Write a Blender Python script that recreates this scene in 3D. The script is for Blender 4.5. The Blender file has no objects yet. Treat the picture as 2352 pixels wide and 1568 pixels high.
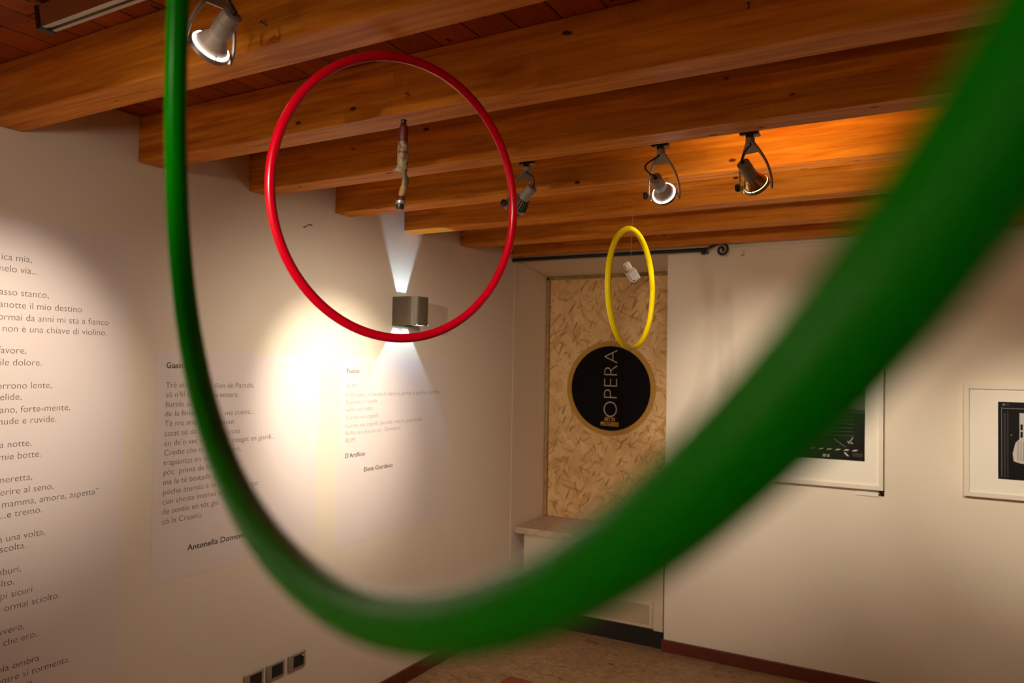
import bpy, bmesh, math, random
from mathutils import Vector, Matrix
random.seed(4)
V = Vector
C = bpy.context.scene.collection
S = bpy.context.scene

# ------------------------------------------------------------------ camera
cam_d = bpy.data.cameras.new('camera')
cam = bpy.data.objects.new('camera', cam_d); C.objects.link(cam)
YAW, PITCH, ROLL = 0.51666, 0.02859, 0.01690
CAM = V((2.6007, -4.6560, 1.7752))
cyw, syw, cp, sp = math.cos(YAW), math.sin(YAW), math.cos(PITCH), math.sin(PITCH)
fw = V((-syw*cp, cyw*cp, sp)); rt = V((cyw, syw, 0)); up = rt.cross(fw)
rt2 = math.cos(ROLL)*rt + math.sin(ROLL)*up; up2 = -math.sin(ROLL)*rt + math.cos(ROLL)*up
M = Matrix((rt2, up2, -fw)).transposed().to_4x4(); M.translation = CAM
cam.matrix_world = M
cam_d.sensor_width = 36.0
cam_d.lens = 1728.6/2352*36.0
cam_d.clip_start = 0.01; cam_d.clip_end = 50
cam_d.dof.use_dof = True
cam_d.dof.focus_distance = 2.4
cam_d.dof.aperture_fstop = 3.5
S.camera = cam
# ------------------------------------------------------------------ world, exposure
w = bpy.data.worlds.new('room_ambient'); S.world = w; w.use_nodes = True
w.node_tree.nodes['Background'].inputs[0].default_value = (1.0, 0.62, 0.33, 1)
w.node_tree.nodes['Background'].inputs[1].default_value = 0.02
S.view_settings.view_transform = 'Standard'
S.view_settings.look = 'None'
S.view_settings.gamma = 1.0
S.view_settings.use_curve_mapping = False
S.view_settings.exposure = 1.0
try:
    S.cycles.use_denoising = True
    S.cycles.max_bounces = 8
    S.cycles.diffuse_bounces = 5
    S.cycles.sample_clamp_indirect = 4.0
    S.cycles.caustics_reflective = False
    S.cycles.caustics_refractive = False
except Exception:
    pass

# ------------------------------------------------------------------ materials
def nmat(name):
    m = bpy.data.materials.new(name); m.use_nodes = True
    nt = m.node_tree; return m, nt, nt.nodes['Principled BSDF'], nt.links
def node(nt, t, **kw):
    n = nt.nodes.new(t)
    for k, v in kw.items(): setattr(n, k, v)
    return n
def plain(name, col, rough=.5, metal=0., spec=.5, var=0., scale=30., bump=0.):
    m, nt, b, L = nmat(name)
    b.inputs['Base Color'].default_value = (*col, 1)
    b.inputs['Roughness'].default_value = rough
    b.inputs['Metallic'].default_value = metal
    b.inputs['Specular IOR Level'].default_value = spec
    if var or bump:
        tc = node(nt, 'ShaderNodeTexCoord'); nz = node(nt, 'ShaderNodeTexNoise')
        nz.inputs['Scale'].default_value = scale; nz.inputs['Detail'].default_value = 4
        L.new(tc.outputs['Object'], nz.inputs['Vector'])
        if var:
            r = node(nt, 'ShaderNodeValToRGB')
            r.color_ramp.elements[0].position = .3; r.color_ramp.elements[1].position = .7
            r.color_ramp.elements[0].color = (*[c*(1-var) for c in col], 1)
            r.color_ramp.elements[1].color = (*[min(1, c*(1+var)) for c in col], 1)
            L.new(nz.outputs[0], r.inputs[0]); L.new(r.outputs[0], b.inputs['Base Color'])
        if bump:
            bp = node(nt, 'ShaderNodeBump'); bp.inputs['Strength'].default_value = bump
            bp.inputs['Distance'].default_value = .002
            L.new(nz.outputs[0], bp.inputs['Height']); L.new(bp.outputs[0], b.inputs['Normal'])
    return m
def emis(name, col, st):
    m, nt, b, L = nmat(name)
    b.inputs['Base Color'].default_value = (*col, 1)
    b.inputs['Emission Color'].default_value = (*col, 1)
    b.inputs['Emission Strength'].default_value = st
    return m

def wood(name, ca, cb, ck, axis='x', planks=None):
    """spruce: long grain along axis, laminations across it, dark knots"""
    m, nt, b, L = nmat(name)
    tc = node(nt, 'ShaderNodeTexCoord'); mp = node(nt, 'ShaderNodeMapping')
    oi = node(nt, 'ShaderNodeObjectInfo')
    add = node(nt, 'ShaderNodeVectorMath', operation='ADD')
    mul = node(nt, 'ShaderNodeVectorMath', operation='MULTIPLY')
    mul.inputs[1].default_value = (7.3, 3.1, 5.7) if planks is None else (0, 0, 0)
    L.new(oi.outputs['Random'], mul.inputs[0])
    L.new(tc.outputs['Object'], add.inputs[0]); L.new(mul.outputs[0], add.inputs[1])
    L.new(add.outputs[0], mp.inputs[0])
    mp.inputs['Scale'].default_value = (1, 14, 14) if axis == 'x' else (14, 1, 14)
    n1 = node(nt, 'ShaderNodeTexNoise'); n1.inputs['Scale'].default_value = 3.2
    n1.inputs['Detail'].default_value = 6; n1.inputs['Distortion'].default_value = .6
    L.new(mp.outputs[0], n1.inputs['Vector'])
    r1 = node(nt, 'ShaderNodeValToRGB')
    r1.color_ramp.elements[0].position = .3; r1.color_ramp.elements[0].color = (*ca, 1)
    r1.color_ramp.elements[1].position = .72; r1.color_ramp.elements[1].color = (*cb, 1)
    L.new(n1.outputs[0], r1.inputs[0])
    # laminations / boards : brick texture value per brick
    br = node(nt, 'ShaderNodeTexBrick'); br.offset = .37; br.squash = 1
    mp2 = node(nt, 'ShaderNodeMapping')
    L.new(add.outputs[0], mp2.inputs[0])
    if planks is None:
        sep = node(nt, 'ShaderNodeSeparateXYZ'); cmb = node(nt, 'ShaderNodeCombineXYZ')
        L.new(tc.outputs['Object'], sep.inputs[0])
        L.new(sep.outputs['X'], cmb.inputs['X']); L.new(sep.outputs['Z'], cmb.inputs['Y'])
        ad2 = node(nt, 'ShaderNodeVectorMath', operation='ADD')
        mu2 = node(nt, 'ShaderNodeVectorMath', operation='MULTIPLY'); mu2.inputs[1].default_value = (5, 0, 0)
        L.new(oi.outputs['Random'], mu2.inputs[0]); L.new(cmb.outputs[0], ad2.inputs[0]); L.new(mu2.outputs[0], ad2.inputs[1])
        L.new(ad2.outputs[0], br.inputs['Vector'])
        br.inputs['Brick Width'].default_value = 1.9; br.inputs['Row Height'].default_value = .0428
        br.inputs['Mortar Size'].default_value = .0006
        br.inputs['Color1'].default_value = (.72, .72, .72, 1); br.inputs['Color2'].default_value = (1.12, 1.12, 1.12, 1)
        br.inputs['Mortar'].default_value = (1.0, 1.0, 1.0, 1)
    else:
        mp2.inputs['Rotation'].default_value = (0, 0, math.pi/2)
        L.new(mp2.outputs[0], br.inputs['Vector'])
        br.inputs['Brick Width'].default_value = 2.2; br.inputs['Row Height'].default_value = planks
        br.inputs['Mortar Size'].default_value = .003
        br.inputs['Color1'].default_value = (.8, .8, .8, 1); br.inputs['Color2'].default_value = (1.1, 1.1, 1.1, 1)
        br.inputs['Mortar'].default_value = (.22, .2, .2, 1)
    br.inputs['Scale'].default_value = 1.0
    br.inputs['Bias'].default_value = .0
    mx = node(nt, 'ShaderNodeMix', data_type='RGBA', blend_type='MULTIPLY'); mx.inputs[0].default_value = 1
    L.new(r1.outputs[0], mx.inputs[6]); L.new(br.outputs['Color'], mx.inputs[7])
    # knots
    mp3 = node(nt, 'ShaderNodeMapping'); mp3.inputs['Scale'].default_value = (1, 2.1, 2.1) if axis == 'x' else (2.1, 1, 2.1)
    L.new(add.outputs[0], mp3.inputs[0])
    vo = node(nt, 'ShaderNodeTexVoronoi'); vo.inputs['Scale'].default_value = 6.2
    L.new(mp3.outputs[0], vo.inputs['Vector'])
    kr = node(nt, 'ShaderNodeValToRGB'); kr.color_ramp.elements[0].position = .06; kr.color_ramp.elements[1].position = .105
    L.new(vo.outputs['Distance'], kr.inputs[0])
    mk = node(nt, 'ShaderNodeMix', data_type='RGBA'); L.new(kr.outputs[0], mk.inputs[0])
    mk.inputs[6].default_value = (*ck, 1); L.new(mx.outputs[2], mk.inputs[7])
    L.new(mk.outputs[2], b.inputs['Base Color'])
    b.inputs['Roughness'].default_value = .5
    b.inputs['Specular IOR Level'].default_value = .12
    return m

def osb():
    """pressed strands: layers of long voronoi cells turned different ways, each strand its own tone"""
    m, nt, b, L = nmat('strand_board')
    tc = node(nt, 'ShaderNodeTexCoord')
    nd = node(nt, 'ShaderNodeTexNoise'); nd.inputs['Scale'].default_value = 14
    L.new(tc.outputs['Object'], nd.inputs['Vector'])
    ds = node(nt, 'ShaderNodeVectorMath', operation='SCALE'); ds.inputs['Scale'].default_value = .02
    L.new(nd.outputs['Color'], ds.inputs[0])
    ad = node(nt, 'ShaderNodeVectorMath', operation='ADD'); L.new(tc.outputs['Object'], ad.inputs[0]); L.new(ds.outputs[0], ad.inputs[1])
    prev = None
    for k, (ang, ln, wd, thr, lo, hi) in enumerate([(.3, 7, 16, -1, (.62, .385, .155), (.76, .49, .23)), (1.5, 8, 24, .5, (.64, .39, .155), (.80, .53, .26)),
            (2.3, 8, 26, .6, (.60, .36, .135), (.82, .55, .28)), (.9, 9, 36, .86, (.46, .24, .075), (.70, .44, .19)), (2.8, 12, 60, .93, (.44, .22, .06), (.58, .31, .11)),
            (1.9, 15, 110, .965, (.30, .13, .03), (.48, .25, .08)), (.55, 14, 105, .965, (.30, .13, .03), (.50, .27, .09)), (1.15, 13, 90, .96, (.20, .085, .02), (.36, .17, .05))]):
        ro = node(nt, 'ShaderNodeVectorRotate', rotation_type='Y_AXIS'); ro.inputs['Angle'].default_value = ang
        L.new(ad.outputs[0], ro.inputs['Vector'])
        mp = node(nt, 'ShaderNodeMapping'); mp.inputs['Scale'].default_value = (ln, 0, wd); mp.inputs['Location'].default_value = (1.7*k, .5, 2.9*k)
        L.new(ro.outputs[0], mp.inputs[0])
        vo = node(nt, 'ShaderNodeTexVoronoi'); vo.inputs['Scale'].default_value = 1
        L.new(mp.outputs[0], vo.inputs['Vector'])
        sc_ = node(nt, 'ShaderNodeSeparateColor'); L.new(vo.outputs['Color'], sc_.inputs[0])
        cm = node(nt, 'ShaderNodeMix', data_type='RGBA'); L.new(sc_.outputs[0], cm.inputs[0])
        cm.inputs[6].default_value = (*lo, 1); cm.inputs[7].default_value = (*hi, 1)
        if prev is None: prev = cm.outputs[2]
        else:
            gt = node(nt, 'ShaderNodeMath', operation='GREATER_THAN'); gt.inputs[1].default_value = thr
            L.new(sc_.outputs[1], gt.inputs[0])
            ml = node(nt, 'ShaderNodeMath', operation='MULTIPLY'); ml.inputs[1].default_value = .7 if k < 4 else .75
            L.new(gt.outputs[0], ml.inputs[0])
            mm = node(nt, 'ShaderNodeMix', data_type='RGBA'); L.new(ml.outputs[0], mm.inputs[0])
            L.new(prev, mm.inputs[6]); L.new(cm.outputs[2], mm.inputs[7]); prev = mm.outputs[2]
    L.new(prev, b.inputs['Base Color'])
    b.inputs['Roughness'].default_value = .6; b.inputs['Specular IOR Level'].default_value = .25
    return m

def floor_mat():
    m, nt, b, L = nmat('floor_tiles')
    tc = node(nt, 'ShaderNodeTexCoord')
    br = node(nt, 'ShaderNodeTexBrick'); br.offset = 0
    mp = node(nt, 'ShaderNodeMapping'); mp.inputs['Location'].default_value = (-.01, .11, 0)
    L.new(tc.outputs['Object'], mp.inputs[0]); L.new(mp.outputs[0], br.inputs['Vector'])
    br.inputs['Scale'].default_value = 1
    br.inputs['Brick Width'].default_value = .4; br.inputs['Row Height'].default_value = .4
    br.inputs['Mortar Size'].default_value = .0012
    br.inputs['Color1'].default_value = (.95, .95, .95, 1); br.inputs['Color2'].default_value = (1.05, 1.05, 1.05, 1)
    br.inputs['Mortar'].default_value = (.6, .55, .5, 1)
    m2 = node(nt, 'ShaderNodeMapping'); m2.inputs['Scale'].default_value = (1, 1.6, 1)
    m2.inputs['Rotation'].default_value = (0, 0, .5)
    L.new(tc.outputs['Object'], m2.inputs[0])
    nz = node(nt, 'ShaderNodeTexNoise'); nz.inputs['Scale'].default_value = 17; nz.inputs['Detail'].default_value = 6
    nz.inputs['Distortion'].default_value = 1.4
    L.new(m2.outputs[0], nz.inputs['Vector'])
    r = node(nt, 'ShaderNodeValToRGB'); e = r.color_ramp.elements
    e[0].position = .27; e[0].color = (.10, .05, .022, 1)
    e[1].position = .40; e[1].color = (.30, .18, .085, 1)
    n = e.new(.55); n.color = (.36, .225, .115, 1)
    n = e.new(.72); n.color = (.45, .30, .165, 1)
    L.new(nz.outputs[0], r.inputs[0])
    mx = node(nt, 'ShaderNodeMix', data_type='RGBA', blend_type='MULTIPLY'); mx.inputs[0].default_value = 1
    L.new(r.outputs[0], mx.inputs[6]); L.new(br.outputs['Color'], mx.inputs[7])
    L.new(mx.outputs[2], b.inputs['Base Color'])
    b.inputs['Roughness'].default_value = .4; b.inputs['Specular IOR Level'].default_value = .35
    return m

M_wall = plain('cream_plaster', (.80, .69, .56), .85, spec=.2, var=.012, scale=6, bump=.05)
M_white = plain('white_wall_paint', (.78, .69, .57), .8, spec=.2, var=.01, scale=6, bump=.04)
M_vinyl = plain('pale_vinyl_film', (.79, .68, .645), .55, spec=.3)
M_beam = wood('spruce_beam', (.56, .145, .009), (.90, .335, .030), (.10, .02, .004))
M_board = wood('spruce_boards', (.36, .062, .004), (.50, .10, .008), (.08, .014, .003), axis='y', planks=.125)
M_osb = osb()
M_edge = plain('board_edge', (.27, .18, .05), .8, var=.45, scale=55)
M_strip = plain('wood_strip', (.40, .22, .08), .7, var=.25, scale=30)
M_floor = floor_mat()
M_skirt = plain('red_brown_skirting', (.12, .018, .007), .4, var=.15, scale=20)
M_redtile = plain('terracotta_tile', (.26, .065, .02), .5, var=.12, scale=30)
M_marble = plain('sill_stone', (.52, .38, .27), .45, var=.2, scale=22)
M_dark = plain('dark_gap', (.012, .008, .006), .9)
M_green = plain('green_plastic', (.0008, .32, .0006), .24, spec=.12)
M_red = plain('red_plastic', (.60, .0004, .014), .24, spec=.3)
M_yellow = plain('yellow_plastic', (.95, .72, .001), .35, spec=.2)
M_black = plain('black_plastic', (.012, .012, .013), .4)
M_iron = plain('black_wrought_iron', (.012, .013, .011), .45, metal=.3, bump=.3, scale=60)
M_grey = plain('grey_painted_metal', (.32, .27, .225), .45, metal=.25)
M_cast = plain('grey_cast_metal', (.36, .32, .28), .38, metal=.6)
M_alu = plain('brushed_aluminium', (.62, .56, .47), .3, metal=.9)
M_bronze = plain('sconce_paint', (.125, .098, .066), .42, metal=.4)
M_ink = plain('grey_ink', (.19, .14, .125), .8)
M_inkl = plain('pale_grey_ink', (.30, .235, .215), .8)
M_inkd = plain('black_ink', (.02, .014, .013), .8)
M_gold = plain('gold_print', (.44, .22, .024), .6)
M_discblack = plain('black_print', (.006, .0045, .004), .8, spec=.08)
M_letter = plain('white_print', (.62, .50, .42), .7)
M_orange = plain('orange_print', (.60, .29, .025), .7)
M_frame = plain('white_frame_lacquer', (.78, .70, .60), .4)
M_mat = plain('white_mount_board', (.84, .78, .68), .8)
M_photo_k = plain('photo_black', (.010, .009, .009), .5, spec=.08)
M_photo_d = plain('photo_dark_grey', (.045, .040, .036), .5, spec=.08)
M_photo_m = plain('photo_mid_grey', (.18, .165, .15), .5, spec=.08)
M_photo_l = plain('photo_light_grey', (.52, .49, .45), .5, spec=.08)
M_card = plain('white_card', (.80, .74, .66), .7)
M_cream = plain('cream_plastic', (.62, .50, .33), .5)
M_coil = plain('ivory_metal_casing', (.62, .52, .37), .5)
M_silver = plain('silver_plastic', (.42, .36, .30), .35, metal=.5)
M_glow_w = emis('lamp_glow_white', (1, .93, .85), 9)
M_glow_y = emis('lamp_glow_amber', (1, .55, .12), 7)
M_lens = emis('sconce_lens_glow', (.72, .87, 1.0), 1.6)
M_dichro = plain('dichroic_glass', (.55, .34, .12), .12, metal=.9)
M_tube_red = plain('tube_red_paint', (.085, .004, .004), .5, var=.7, scale=90)
M_tube_lab = None
M_tube_metal = plain('tube_bare_metal', (.17, .13, .065), .5, metal=.3, var=.3, scale=60)
M_tube_tan = plain('tube_tan', (.27, .15, .045), .6, var=.2, scale=60)

def blotch_mat():
    m, nt, b, L = nmat('tube_stained_paper')
    tc = node(nt, 'ShaderNodeTexCoord'); nz = node(nt, 'ShaderNodeTexNoise')
    nz.inputs['Scale'].default_value = 55; nz.inputs['Detail'].default_value = 5
    L.new(tc.outputs['Object'], nz.inputs['Vector'])
    r = node(nt, 'ShaderNodeValToRGB'); e = r.color_ramp.elements
    e[0].position = .40; e[0].color = (.11, .012, .004, 1)
    e[1].position = .45; e[1].color = (.19, .13, .06, 1)
    n = e.new(.58); n.color = (.25, .185, .095, 1)
    n = e.new(.64); n.color = (.08, .05, .02, 1)
    L.new(nz.outputs[0], r.inputs[0]); L.new(r.outputs[0], b.inputs['Base Color'])
    b.inputs['Roughness'].default_value = .6
    return m
M_tube_lab = blotch_mat()
def line_mat():
    m, nt, b, L = nmat('clear_nylon')
    b.inputs['Base Color'].default_value = (.55, .45, .38, 1)
    b.inputs['Roughness'].default_value = .2
    b.inputs['Alpha'].default_value = .25
    return m
M_nylon = line_mat()
def bottle_mat():
    m, nt, b, L = nmat('cloudy_plastic')
    b.inputs['Base Color'].default_value = (.62, .50, .33, 1)
    b.inputs['Roughness'].default_value = .25
    b.inputs['Transmission Weight'].default_value = .35
    return m
M_bottle = bottle_mat()

# ------------------------------------------------------------------ mesh helpers
def obj(name, bm, m, parent=None, smooth=None):
    me = bpy.data.meshes.new(name)
    bmesh.ops.recalc_face_normals(bm, faces=bm.faces)
    bm.to_mesh(me); bm.free()
    for x in (m if isinstance(m, (list, tuple)) else [m]): me.materials.append(x)
    if smooth:
        for p in me.polygons: p.use_smooth = True
        me.set_sharp_from_angle(angle=math.radians(smooth))
    o = bpy.data.objects.new(name, me); C.objects.link(o)
    if parent is not None: o.parent = parent
    return o
def tag(o, label=None, cat=None, group=None, kind=None):
    if label: o['label'] = label
    if cat: o['category'] = cat
    if group: o['group'] = group
    if kind: o['kind'] = kind
    return o
def thing(name, loc, label, cat, group=None, mat=None):
    o = bpy.data.objects.new(name, None); C.objects.link(o)
    if mat is not None: o.matrix_world = mat
    else: o.location = loc
    o.empty_display_size = .05
    return tag(o, label, cat, group)
def box(lo, hi, bm=None, bev=0., seg=2, mi=0):
    bm = bm or bmesh.new()
    lo, hi = V(lo), V(hi)
    r = bmesh.ops.create_cube(bm, size=1)
    vs = r['verts']
    for v in vs: v.co = V((lo[i] + (v.co[i]+.5)*(hi[i]-lo[i]) for i in range(3)))
    fs = {f for v in vs for f in v.link_faces}
    for f in fs: f.material_index = mi
    if bev:
        es = list({e for v in vs for e in v.link_edges})
        bmesh.ops.bevel(bm, geom=es, offset=bev, segments=seg, affect='EDGES', profile=.5)
    return bm
def frame_of(d):
    d = V(d).normalized()
    a = V((0, 0, 1)) if abs(d.z) < .9 else V((1, 0, 0))
    u = d.cross(a).normalized(); return u, u.cross(d).normalized(), d
def lathe(prof, p0, d, n=32, bm=None, mi=0, caps=True):
    """prof: list of (distance along d, radius)"""
    bm = bm or bmesh.new(); u, v, d = frame_of(d); p0 = V(p0)
    rings = []
    for (t, r) in prof:
        rings.append([bm.verts.new(p0 + d*t + (u*math.cos(a)+v*math.sin(a))*r) for a in [2*math.pi*k/n for k in range(n)]])
    for A, B in zip(rings, rings[1:]):
        for k in range(n):
            f = bm.faces.new((A[k], A[(k+1) % n], B[(k+1) % n], B[k])); f.material_index = mi
    if caps:
        for R_ in (rings[0], rings[-1]):
            f = bm.faces.new(R_); f.material_index = mi
    return bm
def tube(pts, r, n=10, bm=None, closed=False, mi=0, flat=None):
    """sweep a circle (radius r or list) along points; flat=(a,b,axis) sweeps an a x b rounded bar"""
    bm = bm or bmesh.new(); pts = [V(p) for p in pts]; N = len(pts); rings = []
    prev = None
    for i, p in enumerate(pts):
        t = (pts[(i+1) % N]-pts[i-1]) if closed else (pts[min(i+1, N-1)]-pts[max(i-1, 0)])
        t.normalize()
        if flat:
            u = V(flat[2]); u = (u - t*u.dot(t)).normalized()
        elif prev is None: u = frame_of(t)[0]
        else: u = (prev - t*prev.dot(t)).normalized()
        prev = u; v = t.cross(u)
        rr = r[i] if isinstance(r, (list, tuple)) else r
        ring = []
        for k in range(n):
            a = 2*math.pi*(k+.5)/n
            ca, sa = math.cos(a), math.sin(a)
            if flat:
                fa = flat[0][i] if isinstance(flat[0], (list, tuple)) else flat[0]
                fb = flat[1][i] if isinstance(flat[1], (list, tuple)) else flat[1]
                q = .45
                x = math.copysign(abs(ca)**q, ca)*fa; y = math.copysign(abs(sa)**q, sa)*fb
                ring.append(bm.verts.new(p+u*x+v*y))
            else: ring.append(bm.verts.new(p+u*ca*rr+v*sa*rr))
        rings.append(ring)
    for i in range(N if closed else N-1):
        A, B = rings[i], rings[(i+1) % N]
        for k in range(n):
            f = bm.faces.new((A[k], A[(k+1) % n], B[(k+1) % n], B[k])); f.material_index = mi
    if not closed:
        for R_ in (rings[0], rings[-1]):
            f = bm.faces.new(R_); f.material_index = mi
    return bm
def prism(poly, h0, h1, axis='z', bm=None, mi=0):
    """poly: 2D points, extruded along an axis"""
    bm = bm or bmesh.new()
    def P(p, h):
        return V((p[0], p[1], h)) if axis == 'z' else (V((h, p[0], p[1])) if axis == 'x' else V((p[0], h, p[1])))
    A = [bm.verts.new(P(p, h0)) for p in poly]; B = [bm.verts.new(P(p, h1)) for p in poly]
    n = len(poly)
    for k in range(n):
        f = bm.faces.new((A[k], A[(k+1) % n], B[(k+1) % n], B[k])); f.material_index = mi
    for R_ in (A, B):
        f = bm.faces.new(R_); f.material_index = mi
    return bm
def bez(p0, p1, p2, p3, n=14):
    out = []
    for i in range(n+1):
        t = i/n; s = 1-t
        out.append(V(p0)*s**3 + V(p1)*3*s*s*t + V(p2)*3*s*t*t + V(p3)*t**3)
    return out
def struct(name, bm, m, label=None, cat=None, parent=None, smooth=None, group=None):
    o = obj(name, bm, m, parent, smooth)
    if parent is None: tag(o, label, cat, group, 'structure')
    return o

# text -> mesh
LEFT = Matrix(((0, 0, 1), (1, 0, 0), (0, 1, 0))).to_4x4()      # reads along +y, up z, faces +x
BACK = Matrix(((1, 0, 0), (0, 0, -1), (0, 1, 0))).to_4x4()     # reads along +x, up z, faces -y
def text_bm(lines, rot, plane, weight=0.):
    """lines: (string, u, z, size, align, width-scale or None, fit-width or None); lies in the plane"""
    bm = bmesh.new()
    for (s, u, z, size, al, xs, fit) in lines:
        cu = bpy.data.curves.new('lettering', 'FONT'); cu.body = s; cu.size = size
        cu.align_x = al; cu.offset = weight*size; cu.resolution_u = 10 if size > .1 else 3
        to = bpy.data.objects.new('lettering', cu); C.objects.link(to)
        bpy.context.view_layer.update()
        me = bpy.data.meshes.new_from_object(to.evaluated_get(bpy.context.evaluated_depsgraph_get()))
        xsv = xs
        if fit:
            xv = [v.co.x for v in me.vertices]; xsv = fit/(max(xv)-min(xv))
        loc = V((plane, u, z)) if rot is LEFT else V((u, plane, z))
        me.transform(Matrix.Translation(loc) @ rot @ Matrix.Diagonal((xsv, 1, 1, 1)))
        bm.from_mesh(me)
        bpy.data.objects.remove(to); bpy.data.curves.remove(cu); bpy.data.meshes.remove(me)
    return bm

# ------------------------------------------------------------------ room shell
ZF = -.02
H_BEAM = 2.5; H_CEIL = 2.671
XR, YF = 5.4, -8.2
struct('floor', box((-.2, YF-.2, ZF-.1), (XR+.2, .7, ZF)), M_floor)
obj_inlay = struct('tile_inlay', box((.455, -1.03, ZF), (.61, -.845, ZF+.0015)), M_redtile, parent=bpy.data.objects['floor'])
struct('ceiling', box((-.2, YF-.2, H_CEIL), (XR+.2, .7, H_CEIL+.05)), M_board)
struct('wall_left', box((-.2, YF-.2, ZF), (0, -.045, H_CEIL)), M_wall)
# wall around the niche : left jamb, soffit, right block, back
struct('wall_niche', box((-.2, -.045, ZF), (.001, .66, H_CEIL)), M_wall)
bm = prism([(-.0, 2.49), (.46, 2.432), (.46, H_CEIL), (0, H_CEIL)], .012, 1.09, axis='x')
struct('wall_lintel', bm, M_wall)
struct('wall_back', box((1.09, 0, ZF), (XR+.2, .66, H_CEIL), bev=.004), M_white)
struct('wall_outer', box((.012, .5, ZF), (1.09, .66, H_CEIL)), M_wall)
struct('wall_right', box((XR, YF-.2, ZF), (XR+.2, 0, H_CEIL)), M_wall)
struct('wall_front', box((0, YF-.2, ZF), (XR, YF, H_CEIL)), M_wall)
struct('trim_1', box((1.50, -.010, 2.479), (XR, 0, 2.507), bev=.003), M_white)
struct('trim_2', box((0, -.062, .058), (.0022, -.004, 2.515), bev=.001), M_white)
struct('baseboard_left', box((0, YF, ZF), (.014, -.045, .058), bev=.004), M_skirt)
struct('baseboard_back', box((1.078, -.014, ZF), (XR, 0, .055), bev=.004), M_skirt)

# beams
B_Y = [(-4.003, 2.5), (-3.447, 2.5), (-2.927, 2.5), (-2.410, 2.5), (-1.873, 2.5), (-1.319, 2.5), (-.755, 2.5), (-.214, 2.515)]
B_L = ['spruce ceiling beam crossing the top left corner above the aluminium track',
       'thick spruce ceiling beam behind the large top-left spotlight',
       'third spruce ceiling beam from the front, passing above the hanging paint tube',
       'spruce ceiling beam right in front of the three far spotlights',
       'spruce ceiling beam just behind the three far spotlights, lit amber',
       'spruce ceiling beam above the wall sconce, its end in the white beam of light',
       'spruce ceiling beam passing behind the top of the yellow hoop',
       'rearmost spruce ceiling beam, running just above the black curtain rod']
for k, ((y, z), lb) in enumerate(zip(B_Y, B_L)):
    o = struct('ceiling_beam', box((0, 0, 0), (XR, .1144, H_CEIL-z), bev=.004, seg=1), M_beam, lb, 'beam', group='ceiling beams')
    o.location = (0, y, z)
for y in (-4.56, -5.11, -5.67, -6.22, -6.78, -7.33):
    o = struct('ceiling_beam', box((0, 0, 0), (XR, .1144, H_CEIL-2.5), bev=.004, seg=1), M_beam,
               'spruce ceiling beam at the near end of the room behind the viewer', 'beam', group='ceiling beams')
    o.location = (0, y, 2.5)

# nails stuck in beams
def nail(p, d, label):
    d = V(d)
    bm = lathe([(0, .0013), (.016, .0013), (.0162, .003), (.018, .003)], p, d, 8)
    tag(obj('nail', bm, M_black, smooth=40), label, 'nail', 'nails left in the beams')

nail((1.264, -2.925, 2.546), (-.5, -.8, .35), 'small nail in the beam face above the paint tube')
nail((2.223, -2.925, 2.588), (.1, -.8, .6), 'small nail in the beam face near the top edge of the photo')
nail((1.249, -3.445, 2.544), (-.5, -.8, .5), 'small nail in the beam face right of the large spotlight')

# ------------------------------------------------------------------ niche: board, sticker, sill, fan coil, curtain rod
t = thing('osb_panel', (.006, .44, .635), 'oriented strand board panel closing the window niche', 'panel')
obj('board', box((.030, -.0, 0), (1.078, .018, 1.782)), M_osb, t)
obj('edge_strip', box((0, -.006, 0), (.024, .018, 1.79), bev=.002), M_strip, t)
obj('top_edge', box((.0, -.006, 1.772), (1.080, .02, 1.797)), M_edge, t)
for z in (.21, 1.575):
    obj('hinge_pin', tube([(.026, -.002, z), (.052, -.0025, z)], .0022, 6), M_black, t)

t = thing('round_sign', (.529, .440, 1.604), 'round black OPERA sticker with gold rim on the strand board', 'sign')
R0, R1 = .343, .306
def disc(r, y0, y1, n=96, r_in=None):
    if r_in is None: return lathe([(0, r), (y1-y0, r)], (0, y0, 0), (0, 1, 0), n)
    return lathe([(0, r_in), (0, r), (y1-y0, r), (y1-y0, r_in), (0, r_in)], (0, y0, 0), (0, 1, 0), n, caps=False)
obj('gold_rim', disc(R0, -.0025, -.0002, r_in=R1), M_gold, t)
obj('black_disc', disc(R1, -.0028, -.0002), M_discblack, t)
rotB = BACK @ Matrix.Rotation(math.pi/2, 4, 'Z')
bm = text_bm([('OPERA', 0, 0, .155, 'LEFT', None, .482)], BACK, 0, weight=-.029)
# reads upward: rotate about y
bm.transform(Matrix.Translation((.057, -.0034, -.217)) @ Matrix.Rotation(-math.pi/2, 4, 'Y'))
obj('opera_lettering', bm, M_letter, t)
bm = text_bm([('ART IN', 0, -.236, .040, 'CENTER', None, .083), ('PROGRESS', 0, -.271, .040, 'CENTER', None, .138)], BACK, -.0034, weight=.020)
obj('art_in_progress_lettering', bm, M_orange, t)

struct('window_sill', box((.014, -.025, .588), (1.088, .455, .632), bev=.004), M_marble, 'stone window sill under the strand board panel', 'sill')

t = thing('fan_coil', (.62, 0, ZF), 'ivory fan coil casing with lower grille under the window sill', 'radiator')
obj('casing', box((-.55, .012, .115), (.458, .2, .60), bev=.006), M_coil, t)
obj('side_post', box((.40, .004, .110), (.462, .05, .60), bev=.004), M_coil, t)
obj('front_frame', box((-.45, .002, .125), (.395, .02, .29), bev=.004), M_coil, t)
bm = bmesh.new()
for k in range(13): box((-.43, -.004, .143+.0098*k), (.372, .012, .148+.0098*k), bm)
obj('grille', bm, plain('grille_slats', (.50, .39, .25), .5), t)
obj('plinth', box((-.6, .02, 0), (.462, .2, .112)), M_dark, t)

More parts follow.
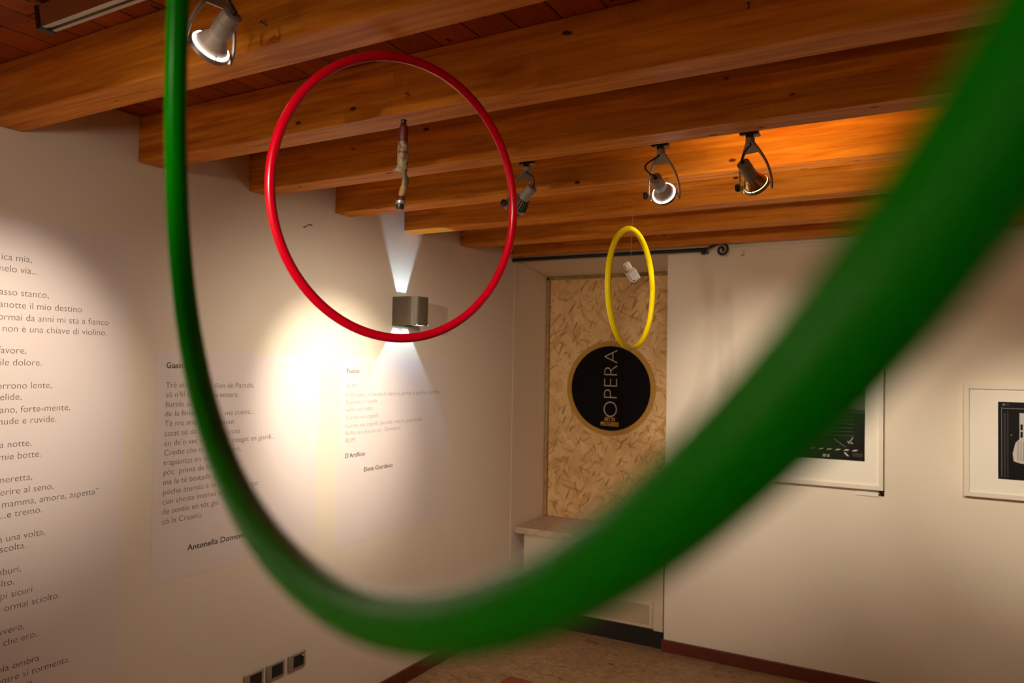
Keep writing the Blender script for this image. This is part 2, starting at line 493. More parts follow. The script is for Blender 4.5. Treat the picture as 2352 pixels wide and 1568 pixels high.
t = thing('curtain_rod', (0, -.085, 2.49), 'black wrought iron curtain rod over the niche with a scroll end', 'curtain rod')
def rz(x): return 2.496-.006*x/1.33 - 2.49
obj('rod', tube([(.003, 0, rz(0)), (.6, 0, rz(.6)), (1.30, 0, rz(1.3))], .0122, 12), M_iron, t, 50)
pts = [V((1.295, 0, rz(1.3))), V((1.345, 0, rz(1.3)+.001))]
pts += bez((1.345, 0, .001), (1.385, 0, .006), (1.41, 0, .033), (1.452, 0, .031), 10)[1:]
cx, cz = 1.4555, -.0075
for k in range(1, 40):
    a = math.pi/2 - k*.232; r = .0385*(1-k/46.)
    pts.append(V((cx+r*math.cos(a)*1.0, 0, cz+r*math.sin(a))))
obj('scroll_finial', tube(pts, [.0075]*(len(pts)-3)+[.0085, .0095, .009], 10), M_iron, t, 50)
bm = lathe([(0, .013), (.006, .015), (.012, .013), (.05, .013), (.056, .015), (.062, .013)], (1.30, 0, rz(1.3)), (1, 0, 0), 16)
lathe([(0, .010), (.085, .010)], (1.345, 0, -.008), (0, 1, 0), 12, bm)
bmesh.ops.create_uvsphere(bm, u_segments=18, v_segments=12, radius=.0165, matrix=Matrix.Translation((1.345, -.004, -.016)))
obj('bracket', bm, M_iron, t, 50)
bm = lathe([(0, .014), (.008, .014)], (.0, 0, rz(0)), (1, 0, 0), 14)
obj('wall_cup', bm, M_iron, t, 50)

t = tag(obj('picture_hook', tube([(1.568, -.012, 2.480), (1.570, -.013, 2.462), (1.569, -.014, 2.452), (1.564, -.018, 2.447), (1.558, -.020, 2.452), (1.557, -.020, 2.457)], .0022, 8), M_grey, smooth=50),
        'small metal hook hanging from the picture rail beside the scroll', 'hook')

# ------------------------------------------------------------------ framed photographs and caption
def picture(x0, z0, wd, ht, pr, label):
    t = thing('framed_photograph', (x0, 0, z0), label, 'framed picture', 'framed photographs on the right wall')
    f = .022; d = .030
    bm = bmesh.new()
    for a, b in (((0, 0), (wd, f)), ((0, ht-f), (wd, ht)), ((0, f), (f, ht-f)), ((wd-f, f), (wd, ht-f))):
        box((a[0], -d, a[1]), (b[0], 0, b[1]), bm)
    obj('frame', bm, M_frame, t)
    obj('mount', box((f, -.018, f), (wd-f, -.004, ht-f)), M_mat, t)
    bm = box((pr[0], -.0188, pr[1]), (pr[2], -.018, pr[3]), mi=0)
    return t, bm
def quad(bm, pts, y, mi):
    vs = [bm.verts.new((p[0], y, p[1])) for p in pts]
    f = bm.faces.new(vs); f.material_index = mi
PM = [M_photo_k, M_photo_d, M_photo_m, M_photo_l]
t, bm = picture(1.748, 1.108, .584, .85, (.092, .152, .491, .70), 'white framed night street photograph partly hidden by the green hoop')
def q1(x0, z0, x1, z1, mi, sk=0, y=-.0192): quad(bm, [(x0, z0), (x1, z0), (x1+sk, z1), (x0+sk, z1)], y, mi)
q1(.092, .42, .491, .66, 1); q1(.30, .44, .491, .52, 2, y=-.0193)
for k in range(6): q1(.20+.045*k, .205, .222+.045*k, .214, 3, .012)
for k in range(9): q1(.25, .29+.022*k, .46, .292+.022*k, 2, y=-.0194)
q1(.435, .24, .470, .42, 0, y=-.0196); q1(.43, .175, .48, .195, 1); q1(.40, .175, .412, .196, 3, -.018)
q1(.272, .165, .290, .180, 3); q1(.296, .165, .308, .180, 3)
q1(.33, .27, .336, .272, 3, .09)
quad(bm, [(.33, .268), (.392, .224), (.394, .227), (.333, .272)], -.0197, 2)
quad(bm, [(.405, .25), (.43, .285), (.432, .28), (.41, .245)], -.0197, 3)
quad(bm, [(.40, .262), (.43, .252), (.432, .244), (.402, .255)], -.0197, 3)
obj('print', bm, PM, t)
t, bm = picture(2.714, 1.121, .85, .583, (.151, .100, .70, .497), 'white framed dark photograph of a figure by a window, at right edge')
q1(.165, .11, .168, .47, 2); q1(.176, .11, .184, .44, 1); q1(.190, .11, .196, .45, 1)
q1(.165, .462, .70, .466, 2); q1(.17, .478, .182, .488, 2); q1(.186, .478, .20, .489, 1)
q1(.243, .30, .62, .442, 3, y=-.0192)
for k in range(14): q1(.247+.026*k, .31, .257+.026*k, .348, 0, y=-.0195); q1(.247+.026*k, .355, .257+.026*k, .385, 0, y=-.0195)
quad(bm, [(.218, .195), (.214, .235), (.226, .29), (.25, .318), (.29, .315), (.33, .30), (.33, .16), (.29, .185), (.25, .185)], -.0197, 3)
for k in range(7): quad(bm, [(.235+.012*k, .20), (.238+.012*k, .20), (.228+.012*k+.01, .30), (.226+.012*k+.01, .30)], -.0199, 2)
q1(.205, .325, .213, .331, 2); q1(.265, .12, .33, .165, 1)
obj('print', bm, PM, t)

t = thing('caption_card', (2.196, 0, 1.068), 'small white caption card below the street photograph', 'label')
obj('card', box((0, -.003, 0), (.118, 0, .036)), M_card, t)
obj('card_stripe', box((0, -.0036, 0), (.118, -.003, .002)), M_silver, t)
obj('logo_square', box((.112, -.0042, .006), (.140, 0, .038)), M_discblack, t)
bm = tube([(.126+.010*math.cos(a), -.0046, .020+.010*math.sin(a)) for a in [math.radians(20+20*k) for k in range(13)]], .0011, 6)
obj('logo_ring', bm, M_orange, t)

# ------------------------------------------------------------------ poem panels on the left wall
XS = 1.0           # letter width factor
SZ = .0318         # letter size
t = thing('text_panel', (0, 0, 0), 'tall pale poem panel at the left edge of the photo', 'wall text', 'poem panels on the left wall')
obj('film', box((.0002, -4.25, .55), (.0005, -2.948, 2.214)), M_vinyl, t)
L1 = [("ica mia,", -3.289, 2.078), ("nelo via...", -3.270, 2.041), ("asso stanco,", -3.231, 1.966), ("anotte il mio destino", -3.118, 1.926),
      ("ormai da anni mi sta a fianco", -3.020, 1.886), ("non è una chiave di violino.", -3.024, 1.849), ("favore,", -3.296, 1.779),
      ("ile dolore.", -3.246, 1.740), ("orrono lente,", -3.211, 1.665), ("elide,", -3.306, 1.629), ("ano, forte-mente,", -3.147, 1.588),
      ("nude e ruvide.", -3.192, 1.551), ("a notte,", -3.270, 1.477), ("mie botte.", -3.238, 1.438), ("meretta,", -3.264, 1.365),
      ("ferire al seno,", -3.194, 1.325), ("mamma, amore, aspetta”", -3.036, 1.286), ("o...e tremo.", -3.229, 1.252), ("a una volta,", -3.217, 1.176),
      ("scolta.", -3.276, 1.144), ("mburi,", -3.289, 1.071), ("olto,", -3.308, 1.034), ("lpi sicuri", -3.251, .994), ("o ormai sciolto.", -3.162, .953),
      ("vvero,", -3.272, .881), ("che ero.", -3.232, .844), ("nia ombra", -3.223, .762), ("entre si tormenta.", -3.119, .724), ("mbra", -3.240, .688), ("ta.", -3.18, .652)]
bm = text_bm([(s, y, z, SZ, 'RIGHT', XS, None) for s, y, z in L1], LEFT, .0009, weight=-.010)
obj('poem_lettering', bm, M_ink, t)

t = thing('text_panel', (0, 0, 0), 'middle poem panel headed Giasint, partly crossed by the green hoop', 'wall text', 'poem panels on the left wall')
obj('film', box((.0002, -2.826, .905), (.0005, -1.955, 1.798)), M_vinyl, t)
Y0 = -2.783
L2 = [("Trè stilin", Y0, 1.657), ("sö n’fil de", Y0, 1.620), ("fiüride söl", Y0, 1.582), ("de la finest", Y0, 1.546), ("Tè me stupi", Y0, 1.508), ("catat sö da n", Y0, 1.470),
      ("en de’n veç va", Y0, 1.432), ("Credie che te s", Y0, 1.395), ("trapiantat en de’n", Y0, 1.357), ("pöc  prima de la f", Y0, 1.320), ("ma le tè bastade, p", Y0, 1.282),
      ("pöche àtensiù e te r", Y0, 1.244), ("con chesta intensa en", Y0, 1.207), ("de sentin en tôt giü", Y0, 1.169), ("có la Creasiù.", Y0, 1.131),
      ("fôm de Paradis,", -2.555, 1.650), ("primaera,", -2.560, 1.612), ("me cusina...", -2.501, 1.536), ("asint", -2.514, 1.498), ("orùsa", -2.494, 1.457), ("integàt en giardì...", -2.462, 1.419), ("ort,", -2.462, 1.381), ("egat", -2.367, 1.223)]
bm = text_bm([(s, y, z, SZ, 'LEFT', 1.05, None) for s, y, z in L2], LEFT, .0009, weight=-.010)
obj('poem_lettering', bm, M_ink, t)
obj('title_lettering', text_bm([("Giasínt", -2.783, 1.733, .033, 'LEFT', .92, None)], LEFT, .0010, weight=.004), M_inkd, t)
obj('author_lettering', text_bm([("Antonella Domeneg", -2.665, 1.008, .033, 'LEFT', None, .305)], LEFT, .0010, weight=.005), M_inkd, t)

t = thing('text_panel', (0, 0, 0), 'short poem panel headed Fuoco below the wall sconce', 'wall text', 'poem panels on the left wall')
obj('film', box((.0002, -1.818, .84), (.0005, -.868, 1.792)), M_vinyl, t)
Y0 = -1.762
L3 = [("BUM", 1.634, .070), ("Il Paradiso a forma di sfera si gonfia, si gonfia, si gonfia.", 1.588, .815), ("Esplode e rotola", 1.553, .238), ("sulla mia testa", 1.516, .205), ("Lucine sui capelli.", 1.476, .257),
      ("Lucine sui capelli, piccole, micro, pulviscolo.", 1.434, .650), ("Brillo ancora un po’. Davvero?", 1.397, .440), ("BUM", 1.360, .070)]
bm = text_bm([(s, Y0, z, .0305, 'LEFT', None, fit) for s, z, fit in L3], LEFT, .0009, weight=-.012)
obj('poem_lettering', bm, M_inkl, t)
obj('title_lettering', text_bm([("Fuoco", Y0, 1.711, .033, 'LEFT', None, .092)], LEFT, .0010, weight=.004), M_inkd, t)
obj('closing_lettering', text_bm([("D’Artificio", Y0, 1.282, .033, 'LEFT', None, .150)], LEFT, .0010, weight=.004), M_inkd, t)
obj('author_lettering', text_bm([("Elena Giordano", -1.617, 1.198, .033, 'LEFT', None, .235)], LEFT, .0010, weight=.004), M_inkd, t)

# scuff above the red hoop's left side
bm = tube([(.001, -2.082, 2.396), (.0016, -2.068, 2.402), (.0016, -2.052, 2.413), (.0012, -2.040, 2.414)], [.004, .0025, .002, .0045], 6)
tube([(.001, -2.034, 2.418), (.0013, -2.026, 2.412)], [.0025, .003], 6, bm)
tag(obj('plaster_scuff', bm, plain('scuff_grey', (.20, .15, .10), .9), smooth=60), 'small dark scuff on the left wall inside the red hoop', 'scuff')

# ------------------------------------------------------------------ sockets on the left wall
def outlet(y, kind, label):
    t = thing('wall_outlet', (0, y, .340), label, 'outlet', 'wall outlets above the baseboard')
    W_, H_ = .106, .073
    bm = box((0, 0, 0), (.010, W_, H_), bev=.0045, seg=3)
    obj('cover_plate', bm, M_silver, t, 40)
    obj('insert', box((.006, .028, .010), (.0118, W_-.014, H_-.010), bev=.0015), M_black, t)
    for k in range(2):
        obj('module_gap', box((.0116, .028+.0213*(k+1)-.0005, .011), (.0121, .028+.0213*(k+1)+.0005, H_-.011)), M_dark, t)
    if kind == 'dot':
        obj('indicator', box((.0116, .045, .030), (.0125, .049, .034)), M_gold, t)
    if kind == 'key':
        k = obj('key_switch', box((.0112, .074, .036), (.0155, .090, .060), bev=.002), M_black, t)
        obj('key_glint', box((.0150, .074, .054), (.0165, .090, .060), bev=.0007), M_card, k)  # white bar stands in for the reflection on the key
    return t
outlet(-2.366, 'dot', 'wall outlet cut by the bottom edge, with tiny yellow dot')
outlet(-2.243, 'plain', 'middle of the three silver wall outlets, plain black insert')
outlet(-2.114, 'key', 'rightmost silver wall outlet, with a glint painted on its key switch')

# ------------------------------------------------------------------ wall sconce
SY, SZc = -1.335, 2.048
t = thing('wall_sconce', (0, SY, SZc), 'dark grey up and down sconce on the left wall', 'wall lamp')
def dshape(wd, dp, rad, n=10):
    pts = [(0, -wd/2)]
    for k in range(n+1):
        a = -math.pi/2 + (math.pi/2)*k/n
        pts.append((dp-rad+rad*math.cos(a), -wd/2+rad+rad*math.sin(a)))
    for k in range(n+1):
        a = (math.pi/2)*k/n
        pts.append((dp-rad+rad*math.cos(a), wd/2-rad+rad*math.sin(a)))
    pts.append((0, wd/2)); return pts
out, inn = dshape(.148, .165, .066), dshape(.142, .162, .063)
inn = [(max(x, .003), y) for x, y in inn]
bm = bmesh.new(); hz = .0785
n = len(out); rings = [[bm.verts.new((x, y, z)) for x, y in P] for P, z in ((out, -hz), (out, hz), (inn, hz), (inn, -hz))]
for i in range(4):
    A, B = rings[i], rings[(i+1) % 4]
    for k in range(n): bm.faces.new((A[k], A[(k+1) % n], B[(k+1) % n], B[k]))
obj('housing', bm, M_bronze, t, 35)
def aperture(z, x0, x1, hw, name):
    """plate closing the housing with a rectangular slot in it"""
    bm = bmesh.new(); th = .003
    for z_ in (z, z+th):
        o_ = [bm.verts.new((x, y, z_)) for x, y in inn]
        i_ = [bm.verts.new(p) for p in ((x0, -hw, z_), (x1, -hw, z_), (x1, hw, z_), (x0, hw, z_))]
        es = [bm.edges.new((o_[k], o_[(k+1) % len(o_)])) for k in range(len(o_))] + [bm.edges.new((i_[k], i_[(k+1) % 4])) for k in range(4)]
        bmesh.ops.triangle_fill(bm, edges=es, use_beauty=True)
    return obj(name, bm, M_bronze, t)
EX = .085
aperture(.068, .035, .125, .0275, 'upper_aperture')
aperture(-.071, .022, .140, .0505, 'lower_aperture')
# frosted lens strip seen from below, in front of the slot
obj('lower_lens', box((.100, -.0505, -.0760), (.152, .0505, -.0720)), M_lens, t)
obj('bulb', lathe([(-.012, .004), (-.008, .007), (.008, .007), (.012, .004)], (EX, 0, 0), (0, 0, 1), 12), M_glow_w, t, 40)
bl = bpy.data.objects['bulb']; bl.visible_shadow = True
ld = bpy.data.lights.new('sconce_lamp', 'POINT'); ld.color = (.52, .75, 1.0); ld.energy = 3.5; ld.shadow_soft_size = .004
lo = bpy.data.objects.new('sconce_lamp', ld); C.objects.link(lo); lo.parent = t; lo.location = (EX+.012, 0, 0)

# ------------------------------------------------------------------ ceiling tracks
def track(y, x0, x1, zb, label):
    t = thing('lighting_track', (x0, y, zb), label, 'track', 'lighting tracks between the beams')
    L_ = x1-x0
    prof = [(-.026, .052), (-.018, .000), (-.007, .000), (-.007, .010), (-.002, .010), (-.002, .004), (.002, .004), (.002, .010), (.007, .010), (.007, 0), (.018, 0), (.026, .052)]
    obj('rail', prism(prof, .012, L_, axis='x'), M_alu, t)
    obj('end_cap', prism([(-.0275, .054), (-.0195, -.003), (.0195, -.003), (.0275, .054)], -.004, .014, axis='x'), M_black, t)
    for k in range(4):
        x = .06+(L_-.12)*k/3
        bm = lathe([(0, .008), (H_CEIL-zb-.052, .008)], (x, 0, .052), (0, 0, 1), 12)
        lathe([(0, .022), (.006, .022)], (x, 0, H_CEIL-zb-.006), (0, 0, 1), 16, bm)
        obj('hanger', bm, M_grey, t, 40)
    return t
TY1, TZ1 = -3.595, 2.607
TY2, TZ2 = -2.205, 2.542
track(TY1, .605, 5.0, TZ1, 'aluminium lighting track with black end cap at top left')
track(TY2, .5, 5.0, TZ2, 'lighting track hidden behind the beam that carries the three far spotlights')

# ------------------------------------------------------------------ spotlights
def spotlight(x, ty, tz, yaw, elev, kind, label, power, col, cone=75, blend=1.0, arm=.150, leak=0., half=.060, cable_side=-1, aim=None, spill=0., spill_aim=None, soft=.025, tilt=18.):
    """yaw: direction the lamp points (angle from +x, degrees); elev: degrees below horizontal"""
    t = thing('track_spotlight', (x, ty, tz), label, 'spotlight', 'spotlights on the ceiling tracks')
    t.scale = (.9, .9, .9)
    obj('track_adapter', box((-.036, -.010, -.025), (.030, .010, .008), bev=.002), M_black, t)
    bm = box((-.014, -.012, -.038), (.014, .012, -.022), bev=.002)
    obj('adapter_neck', bm, M_black, t)
    obj('adapter_lever', box((.008, -.011, -.036), (.036, .005, -.027), bev=.003), M_cream, t)
    swv = -.038
    bm = lathe([(0, .0155), (.014, .0165), (.018, .015)], (0, 0, swv), (0, 0, -1), 20)
    obj('swivel_collar', bm, M_grey, t, 40)
    ya = math.radians(yaw); el = math.radians(elev)
    Rz = Matrix.Rotation(ya-math.pi/2, 4, 'Z')       # local +y = horizontal lamp direction, local x = axle
    ym = bpy.data.objects.new('yoke', None)
    z0 = swv-.016; zp = z0-arm; tl = math.radians(tilt)
    Ry = Rz @ Matrix.Translation((0, 0, z0)) @ Matrix.Rotation(tl, 4, 'X') @ Matrix.Translation((0, 0, -z0))
    # yoke: web plate then two bowed flat arms
    bm = bmesh.new()
    for s in (-1, 1):
        c = bez((s*.006, 0, z0+.006), (s*.026, 0, z0-.03), (s*(half+.004), 0, z0-.07), (s*half, 0, zp), 16)
        c += [V((s*(half-.002), 0, zp-.012)), V((s*(half-.004), 0, zp-.022))]
        N = len(c)
        tube(c, .004, 8, bm, flat=([.0035+.003*max(0, 1-i/10) for i in range(N)], [.0075-.0025*min(1, i/8) for i in range(N)], (1, 0, 0)))
    prism([(-.010, z0+.004), (.010, z0+.004), (.028, z0-.038), (-.028, z0-.038)], -.0055, .0055, axis='y', bm=bm)
    bm.transform(Ry)
    yoke = obj('yoke', bm, M_grey, t, 40)
    # axle + knob
    bm = lathe([(0, .0035), (.022, .0035)], (-half-.004, 0, zp), (1, 0, 0), 10)
    bm.transform(Ry); obj('axle', bm, M_cast, yoke, 40)
    bm = lathe([(0, .0035), (.022, .0035)], (half+.004, 0, zp), (-1, 0, 0), 10)
    bm.transform(Ry); obj('axle', bm, M_cast, yoke, 40)
    bm = lathe([(0, .006), (.008, .008), (.009, .0145), (.017, .0145), (.019, .012)], (-half-.002, 0, zp), (-1, 0, 0), 20)
    bm.transform(Ry); obj('tilt_knob', bm, M_black, yoke, 40)
    # lamp axis
    ax = Rz @ V((0, math.cos(el), -math.sin(el))); pv = Ry @ V((0, 0, zp))
    ring_r = .047
    bm = lathe([(-.006, ring_r-.003), (-.006, ring_r), (.006, ring_r+.001), (.006, ring_r-.003), (-.006, ring_r-.003)], pv, ax, 36, caps=False)
    ring = obj('lamp_ring', bm, M_cast, t, 40)
    # clips on the ring
    u, v, _ = frame_of(ax)
    for k in range(3):
        a = 2.1*k+.5; d = u*math.cos(a)+v*math.sin(a)
        bm = tube([pv+d*(ring_r-.007)-ax*.010, pv+d*(ring_r-.001)-ax*.010, pv+d*(ring_r-.001)+ax*.004], .0018, 6)
        obj('ring_clip', bm, M_cast, ring, 40)
    back = pv - ax*.050
    # socket cylinder
    bm = lathe([(-.062, .018), (-.060, .0225), (-.034, .0232), (-.033, .0222), (-.032, .0232), (0, .0240), (.002, .022)], back, ax, 32)
    sock = obj('lamp_socket', bm, M_grey, t, 35)
    bm = lathe([(0, .0075), (.010, .006), (.011, .004)], back-ax*.062, -ax, 12); obj('cable_gland', bm, M_black, sock, 40)
    # reflector / bulb
    if kind == 'led':
        bm = lathe([(0, .021), (.010, .023), (.028, .034), (.040, .0405), (.044, .0405)], back, ax, 40, caps=False)
        obj('reflector', bm, plain('opal_reflector', (.44, .36, .30), .5), t, 50)
        bm = lathe([(0, .0405), (.001, .0445), (.006, .0455), (.008, .043), (.006, .040), (.0005, .0400)], pv-ax*.009, ax, 40, caps=False)
        obj('glowing_rim', bm, M_glow_w, t, 50)
    elif kind == 'halogen':
        bm = lathe([(-.004, .0235), (.006, .026), (.008, .0255)], back, ax, 40, caps=False)
        obj('vented_collar', bm, M_grey, sock, 40)
        bm = lathe([(.006, .0255), (.016, .031), (.028, .0385), (.040, .0425), (.048, .0435)], back, ax, 40, caps=False)
        obj('reflector', bm, M_dichro, t, 50)
        bm = lathe([(0, .0425), (.0025, .0432), (.005, .0432)], pv-ax*.0085, ax, 40, caps=False)
        obj('glowing_rim', bm, M_glow_y, t, 50)
    else:
        bm = bmesh.new()
        for k in range(18):
            a = 2*math.pi*k/18; d = u*math.cos(a)+v*math.sin(a)
            tube([back+d*.020+ax*.002, back+d*.034+ax*.020, back+d*.042+ax*.038, back+d*.0435+ax*.048], .0028, 6, bm)
        lathe([(0, .018), (.020, .030), (.040, .041), (.050, .0435)], back, ax, 32, bm, caps=False)
        obj('ribbed_reflector', bm, plain('dark_heat_sink', (.10, .075, .055), .5, metal=.5), t, 50)
    bm = lathe([(0, .001), (.0005, .0395), (.002, .0395)], pv+ax*.003, ax, 36)
    obj('front_glass', bm, M_glow_w if kind != 'halogen' else M_glow_y, t, 50)
    # cable
    a0 = V((0, -.002, swv-.014)); cg = back-ax*.072
    sd = Rz @ V((cable_side, 0, 0))
    cpt = bez(a0, a0+V((0, 0, -.03))+sd*.02, cg-ax*.035+sd*.075+V((0, 0, .035)), cg, 18)
    obj('power_cable', tube(cpt, .0032, 8), M_black, t, 50)
    # the lamp's own light
    l = bpy.data.lights.new('spot_lamp', 'SPOT'); l.energy = power; l.color = col
    l.spot_size = math.radians(cone); l.spot_blend = blend; l.shadow_soft_size = soft
    lo = bpy.data.objects.new('spot_lamp', l); C.objects.link(lo); lo.parent = t
    ea = math.radians(elev if aim is None else aim)
    q = -(Rz @ V((0, math.cos(ea), -math.sin(ea))))
    q = q.to_track_quat('Z', 'Y'); lo.rotation_mode = 'QUATERNION'; lo.rotation_quaternion = q
    lo.location = pv+ax*.012
    if spill:
        l2 = l.copy(); l2.energy = spill; l2.spot_size = math.radians(125)
        lo2 = lo.copy(); lo2.data = l2; C.objects.link(lo2)
        if spill_aim:
            ea = math.radians(spill_aim)
            lo2.rotation_quaternion = (-(Rz @ V((0, math.cos(ea), -math.sin(ea))))).to_track_quat('Z', 'Y')
    if leak:
        l = bpy.data.lights.new('reflector_leak', 'SPOT'); l.spot_size = math.radians(130); l.spot_blend = .6; l.energy = leak; l.color = (1, .68, .26); l.shadow_soft_size = .02
        lo = bpy.data.objects.new('reflector_leak', l); C.objects.link(lo); lo.parent = t; lo.location = pv+(Rz @ V((.085, .045, -.005)))
        lo.rotation_mode = 'QUATERNION'; lo.rotation_quaternion = V((-.15, -.85, -.55)).to_track_quat('Z', 'Y')
    return t
WARM = (1.0, .885, .71)
spotlight(1.268, TY1, TZ1, 171.5, 30, 'led', 'large grey spotlight at top left behind the green hoop', 46, WARM, cone=45, aim=31, spill=5, arm=.135, tilt=16)
spotlight(1.262, TY2, TZ2, 164, 34, 'ribbed', 'grey spotlight with ribbed lamp, crossed by the red hoop', 76, WARM, cone=48, aim=33, spill=25, spill_aim=48, tilt=24, cable_side=-.3)
spotlight(1.778, TY2, TZ2, 90, 20, 'led', 'white rimmed spotlight between the ribbed one and the amber one', 62, WARM, cone=50, leak=.7, aim=25, spill=5, tilt=17)
spotlight(2.073, TY2, TZ2, 72, 33, 'halogen', 'amber glowing glass spotlight, rightmost of the three far ones', 34, (1, .86, .64), cone=44, leak=3.6, aim=27, spill=5, tilt=18, cable_side=.5)
# lamps beyond the frame; track and lamps behind the viewer are added fill
spotlight(3.15, TY2, TZ2, 91, 30, 'led', 'spotlight further right on the far track, outside the picture', 54, WARM, cone=34, aim=27)
TY3, TZ3 = -5.95, 2.525
track(TY3, .5, 5.0, TZ3, 'unseen track added behind the viewer to carry the fill spotlights')
spotlight(.8, TY3, TZ3, 182, 40, 'led', 'added fill spotlight behind the viewer, lighting the near end of the left wall', 120, WARM, cone=75)
spotlight(1.1, TY3, TZ3, 270, 40, 'led', 'added fill spotlight behind the viewer, lighting the near wall', 230, WARM, cone=90)
spotlight(1.9, TY3, TZ3, 103.7, 12, 'led', 'added fill spotlight behind the viewer, aimed at the far corner', 170, WARM, cone=36, soft=.05)

# ------------------------------------------------------------------ hoops
def hoop(name, pts, r, m, label, hang):
    t = thing(name, pts[len(pts)//4], label, 'hoop', 'hanging plastic hoops')
    loc = V(t.location)
    bm = bmesh.new(); N = len(pts); n = 32; rings = []
    c = sum((V(p) for p in pts), V())/N
    for i in range(N):
        tg = (V(pts[(i+1) % N])-V(pts[i-1])).normalized()
        u = (V(pts[i])-c); u = (u-tg*u.dot(tg)).normalized(); v = tg.cross(u)
        ring = []
        for k in range(n):
            a = 2*math.pi*k/n; rr = r*(1-.035*(.5+.5*math.cos(8*a))**3)
            ring.append(bm.verts.new(V(pts[i])-loc+u*rr*math.cos(a)+v*rr*math.sin(a)))
        rings.append(ring)
    for i in range(N):
        A, B = rings[i], rings[(i+1) % N]
        for k in range(n): bm.faces.new((A[k], A[(k+1) % n], B[(k+1) % n], B[k]))
    obj('ring', bm, m, t, 60)
    top = max(pts, key=lambda p: p[2])
    obj('nylon_line', tube([V(top)-loc+V((0, 0, r*.9)), V((top[0], top[1], hang))-loc], .00018, 5), M_nylon, t)
    return t
def circle(c, th, ph, R_, e=(0,)*6, n=260):
    nr = V((math.cos(th)*math.cos(ph), math.sin(th)*math.cos(ph), math.sin(ph)))
    a = nr.cross(V((0, 0, 1))).normalized(); b = a.cross(nr)
    out = []
    for k in range(n):
        t = 2*math.pi*k/n
        rr = R_*(1+e[0]*math.cos(2*t)+e[1]*math.sin(2*t)+e[2]*math.cos(3*t)+e[3]*math.sin(3*t))
        ww = R_*(e[4]*math.cos(2*t)+e[5]*math.sin(2*t))
        out.append(V(c)+a*rr*math.cos(t)+b*rr*math.sin(t)+nr*ww)
    return out
hoop('hula_hoop', circle((1.5079, -3.2516, 2.1537), -.378, -.069, .325), .0107, M_red, 'red plastic hoop hanging around the paint tube', H_CEIL)
hoop('hula_hoop', circle((1.6105, -2.0247, 2.0577), -3.1615, -.0038, .2200), .0107, M_yellow, 'yellow plastic hoop hanging around the small bottle', H_CEIL)
hoop('hula_hoop', circle((2.3098, -4.3793, 2.0561), -2.0583, -.0127, .400, (.0099, .0065, .0159, -.0331, -.0056, .0047), 400), .0103, M_green,
     'big blurred green plastic hoop close to the viewer', H_CEIL)

# ------------------------------------------------------------------ paint tube in the red hoop
t = thing('paint_tube', (1.508, -3.265, 2.128), 'crumpled stained paint tube hanging inside the red hoop', 'paint tube')
# axis pieces: (z, x offset, half width, half depth)
def crumple(rows, m, name, n=20, seed=1):
    rnd = random.Random(seed); bm = bmesh.new(); rings = []
    for (z, dx, hw, hd, tw) in rows:
        ring = []
        for k in range(n):
            a = 2*math.pi*k/n; j = 1+rnd.uniform(-.05, .05)
            x, y = math.cos(a)*hw*j, math.sin(a)*hd*j
            ct, st = math.cos(tw), math.sin(tw)
            ring.append(bm.verts.new((dx+x*ct-y*st, x*st+y*ct, z)))
        rings.append(ring)
    for A, B in zip(rings, rings[1:]):
        for k in range(n): bm.faces.new((A[k], A[(k+1) % n], B[(k+1) % n], B[k]))
    bm.faces.new(rings[0]); bm.faces.new(rings[-1])
    bm.transform(Matrix.Rotation(.45, 4, 'Z'))
    return obj(name, bm, m, t, 55)
crumple([(.201, .0005, .006, .006, 0), (.199, .0005, .0085, .008, 0), (.193, .0005, .010, .009, 0), (.180, .0003, .0108, .0098, 0), (.165, 0, .0113, .010, .05), (.158, 0, .0112, .0098, .06)], M_tube_red, 'upper_band', seed=2)
crumple([(.160, 0, .0116, .0102, .06), (.146, -.0003, .0120, .010, .1), (.130, 0, .0127, .0092, .1), (.117, .0, .0130, .0085, .1), (.108, -.001, .0128, .007, .15), (.100, -.001, .0125, .0055, .2), (.094, -.0055, .0165, .004, .3), (.089, -.003, .012, .003, .4), (.086, .002, .005, .0025, .5)], M_tube_lab, 'stained_label', seed=3)
crumple([(.0885, .004, .004, .003, .6), (.083, .0055, .0065, .004, .8), (.074, .0075, .0085, .005, .9), (.066, .007, .0090, .0055, .8), (.058, .0055, .0080, .006, .5), (.053, .004, .0078, .0065, .3)], M_tube_metal, 'twisted_foil', seed=4)
crumple([(.0545, .004, .0082, .0068, .3), (.042, .001, .0082, .007, .2), (.034, -.0005, .0075, .007, .1), (.031, -.001, .0075, .007, 0)], M_tube_tan, 'tan_section', seed=5)
crumple([(.0325, -.001, .0078, .0074, 0), (.026, -.002, .0092, .0088, 0), (.0205, -.003, .0105, .010, 0)], M_tube_red, 'lower_band', seed=6)
obj('shoulder_ring', lathe([(0, .0098), (.003, .0112), (.008, .0108)], (-.0028, -.001, .0135), (-.02, 0, 1), 24), M_cast, t, 40)
obj('lower_cap', lathe([(0, .0084), (.0015, .0095), (.011, .0098), (.013, .008)], (-.0042, -.002, .001), (.06, 0, 1), 24), M_black, t, 40)
obj('upper_cap', lathe([(0, .0062), (.002, .0078), (.004, .0060), (.007, .0062), (.0085, .0078), (.011, .0072)], (.0005, 0, .201), (.02, 0, 1), 24), M_black, t, 40)
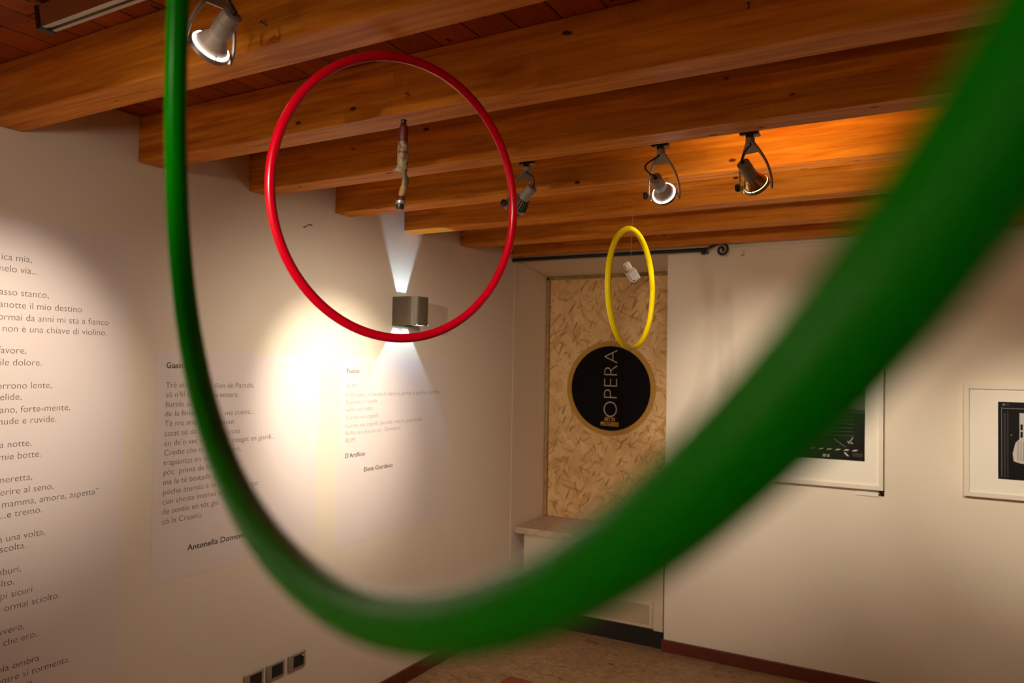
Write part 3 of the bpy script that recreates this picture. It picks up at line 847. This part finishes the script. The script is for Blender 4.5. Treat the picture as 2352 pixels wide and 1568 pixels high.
obj('nylon_line', tube([(0, 0, .211), (.0, .012, 2.4665-2.128)], .00018, 5), M_nylon, t)

# ------------------------------------------------------------------ bottle in the yellow hoop
BC = V((1.611, -2.041, 2.121))
Rb = Matrix.Translation(BC) @ (Matrix((rt2, fw, up2)).transposed().to_4x4()) @ Matrix.Rotation(math.radians(35), 4, 'Y').inverted() @ Matrix.Rotation(math.radians(24), 4, 'X') @ Matrix.Rotation(math.radians(8), 4, 'Z') @ Matrix.Scale(1.1, 4)
t = thing('glue_bottle', BC, 'small square white-capped bottle hanging inside the yellow hoop', 'bottle', mat=Rb)
hwb = .0155
obj('body', box((-hwb, -hwb, -.040), (hwb, hwb, .006), bev=.004, seg=3), M_bottle, t, 40)
obj('neck', lathe([(0, .0135), (.003, .0105), (.010, .0100)], (0, 0, .005), (0, 0, 1), 24), M_bottle, t, 40)
bm = bmesh.new()
lathe([(0, .0127), (.019, .0127), (.0205, .0117)], (0, 0, .010), (0, 0, 1), 30, bm)
obj('cap', bm, plain('ribbed_cap', (.74, .66, .50), .5), t, 40)
bm = bmesh.new()
e = .0004
box((-hwb+.001, -hwb-e, -.034), (hwb-.001, -hwb, .001), bm); box((-hwb-e, -hwb+.001, -.034), (-hwb, hwb-.001, .001), bm)
lab = obj('paper_label', bm, M_card, t)
bm = bmesh.new()
for k, wd in enumerate((.020, .012, .022, .021, .022)):
    box((-wd/2+.0005, -hwb-e-.0002, -.003-.0042*k), (wd/2+.0005, -hwb-e, -.0022-.0042*k), bm)
box((-.008, -hwb-e-.0002, -.0296), (.011, -hwb-e, -.0283), bm)
for k in range(7): box((-hwb-e-.0002, -.010, -.004-.0040*k), (-hwb-e, .009-.002*(k % 3), -.0033-.0040*k), bm)
obj('fine_print', bm, M_ink, lab)
obj('label_mark', lathe([(0, .0028), (.0002, .0028)], (-.0105, -hwb-e, -.0288), (0, -1, 0), 16), M_inkd, lab)
Lq = Rb.inverted()
obj('nylon_line', tube([Lq @ (BC+V((0, 0, .022))), Lq @ V((1.611, -2.032, 2.2664))], .0003, 6), M_nylon, t)
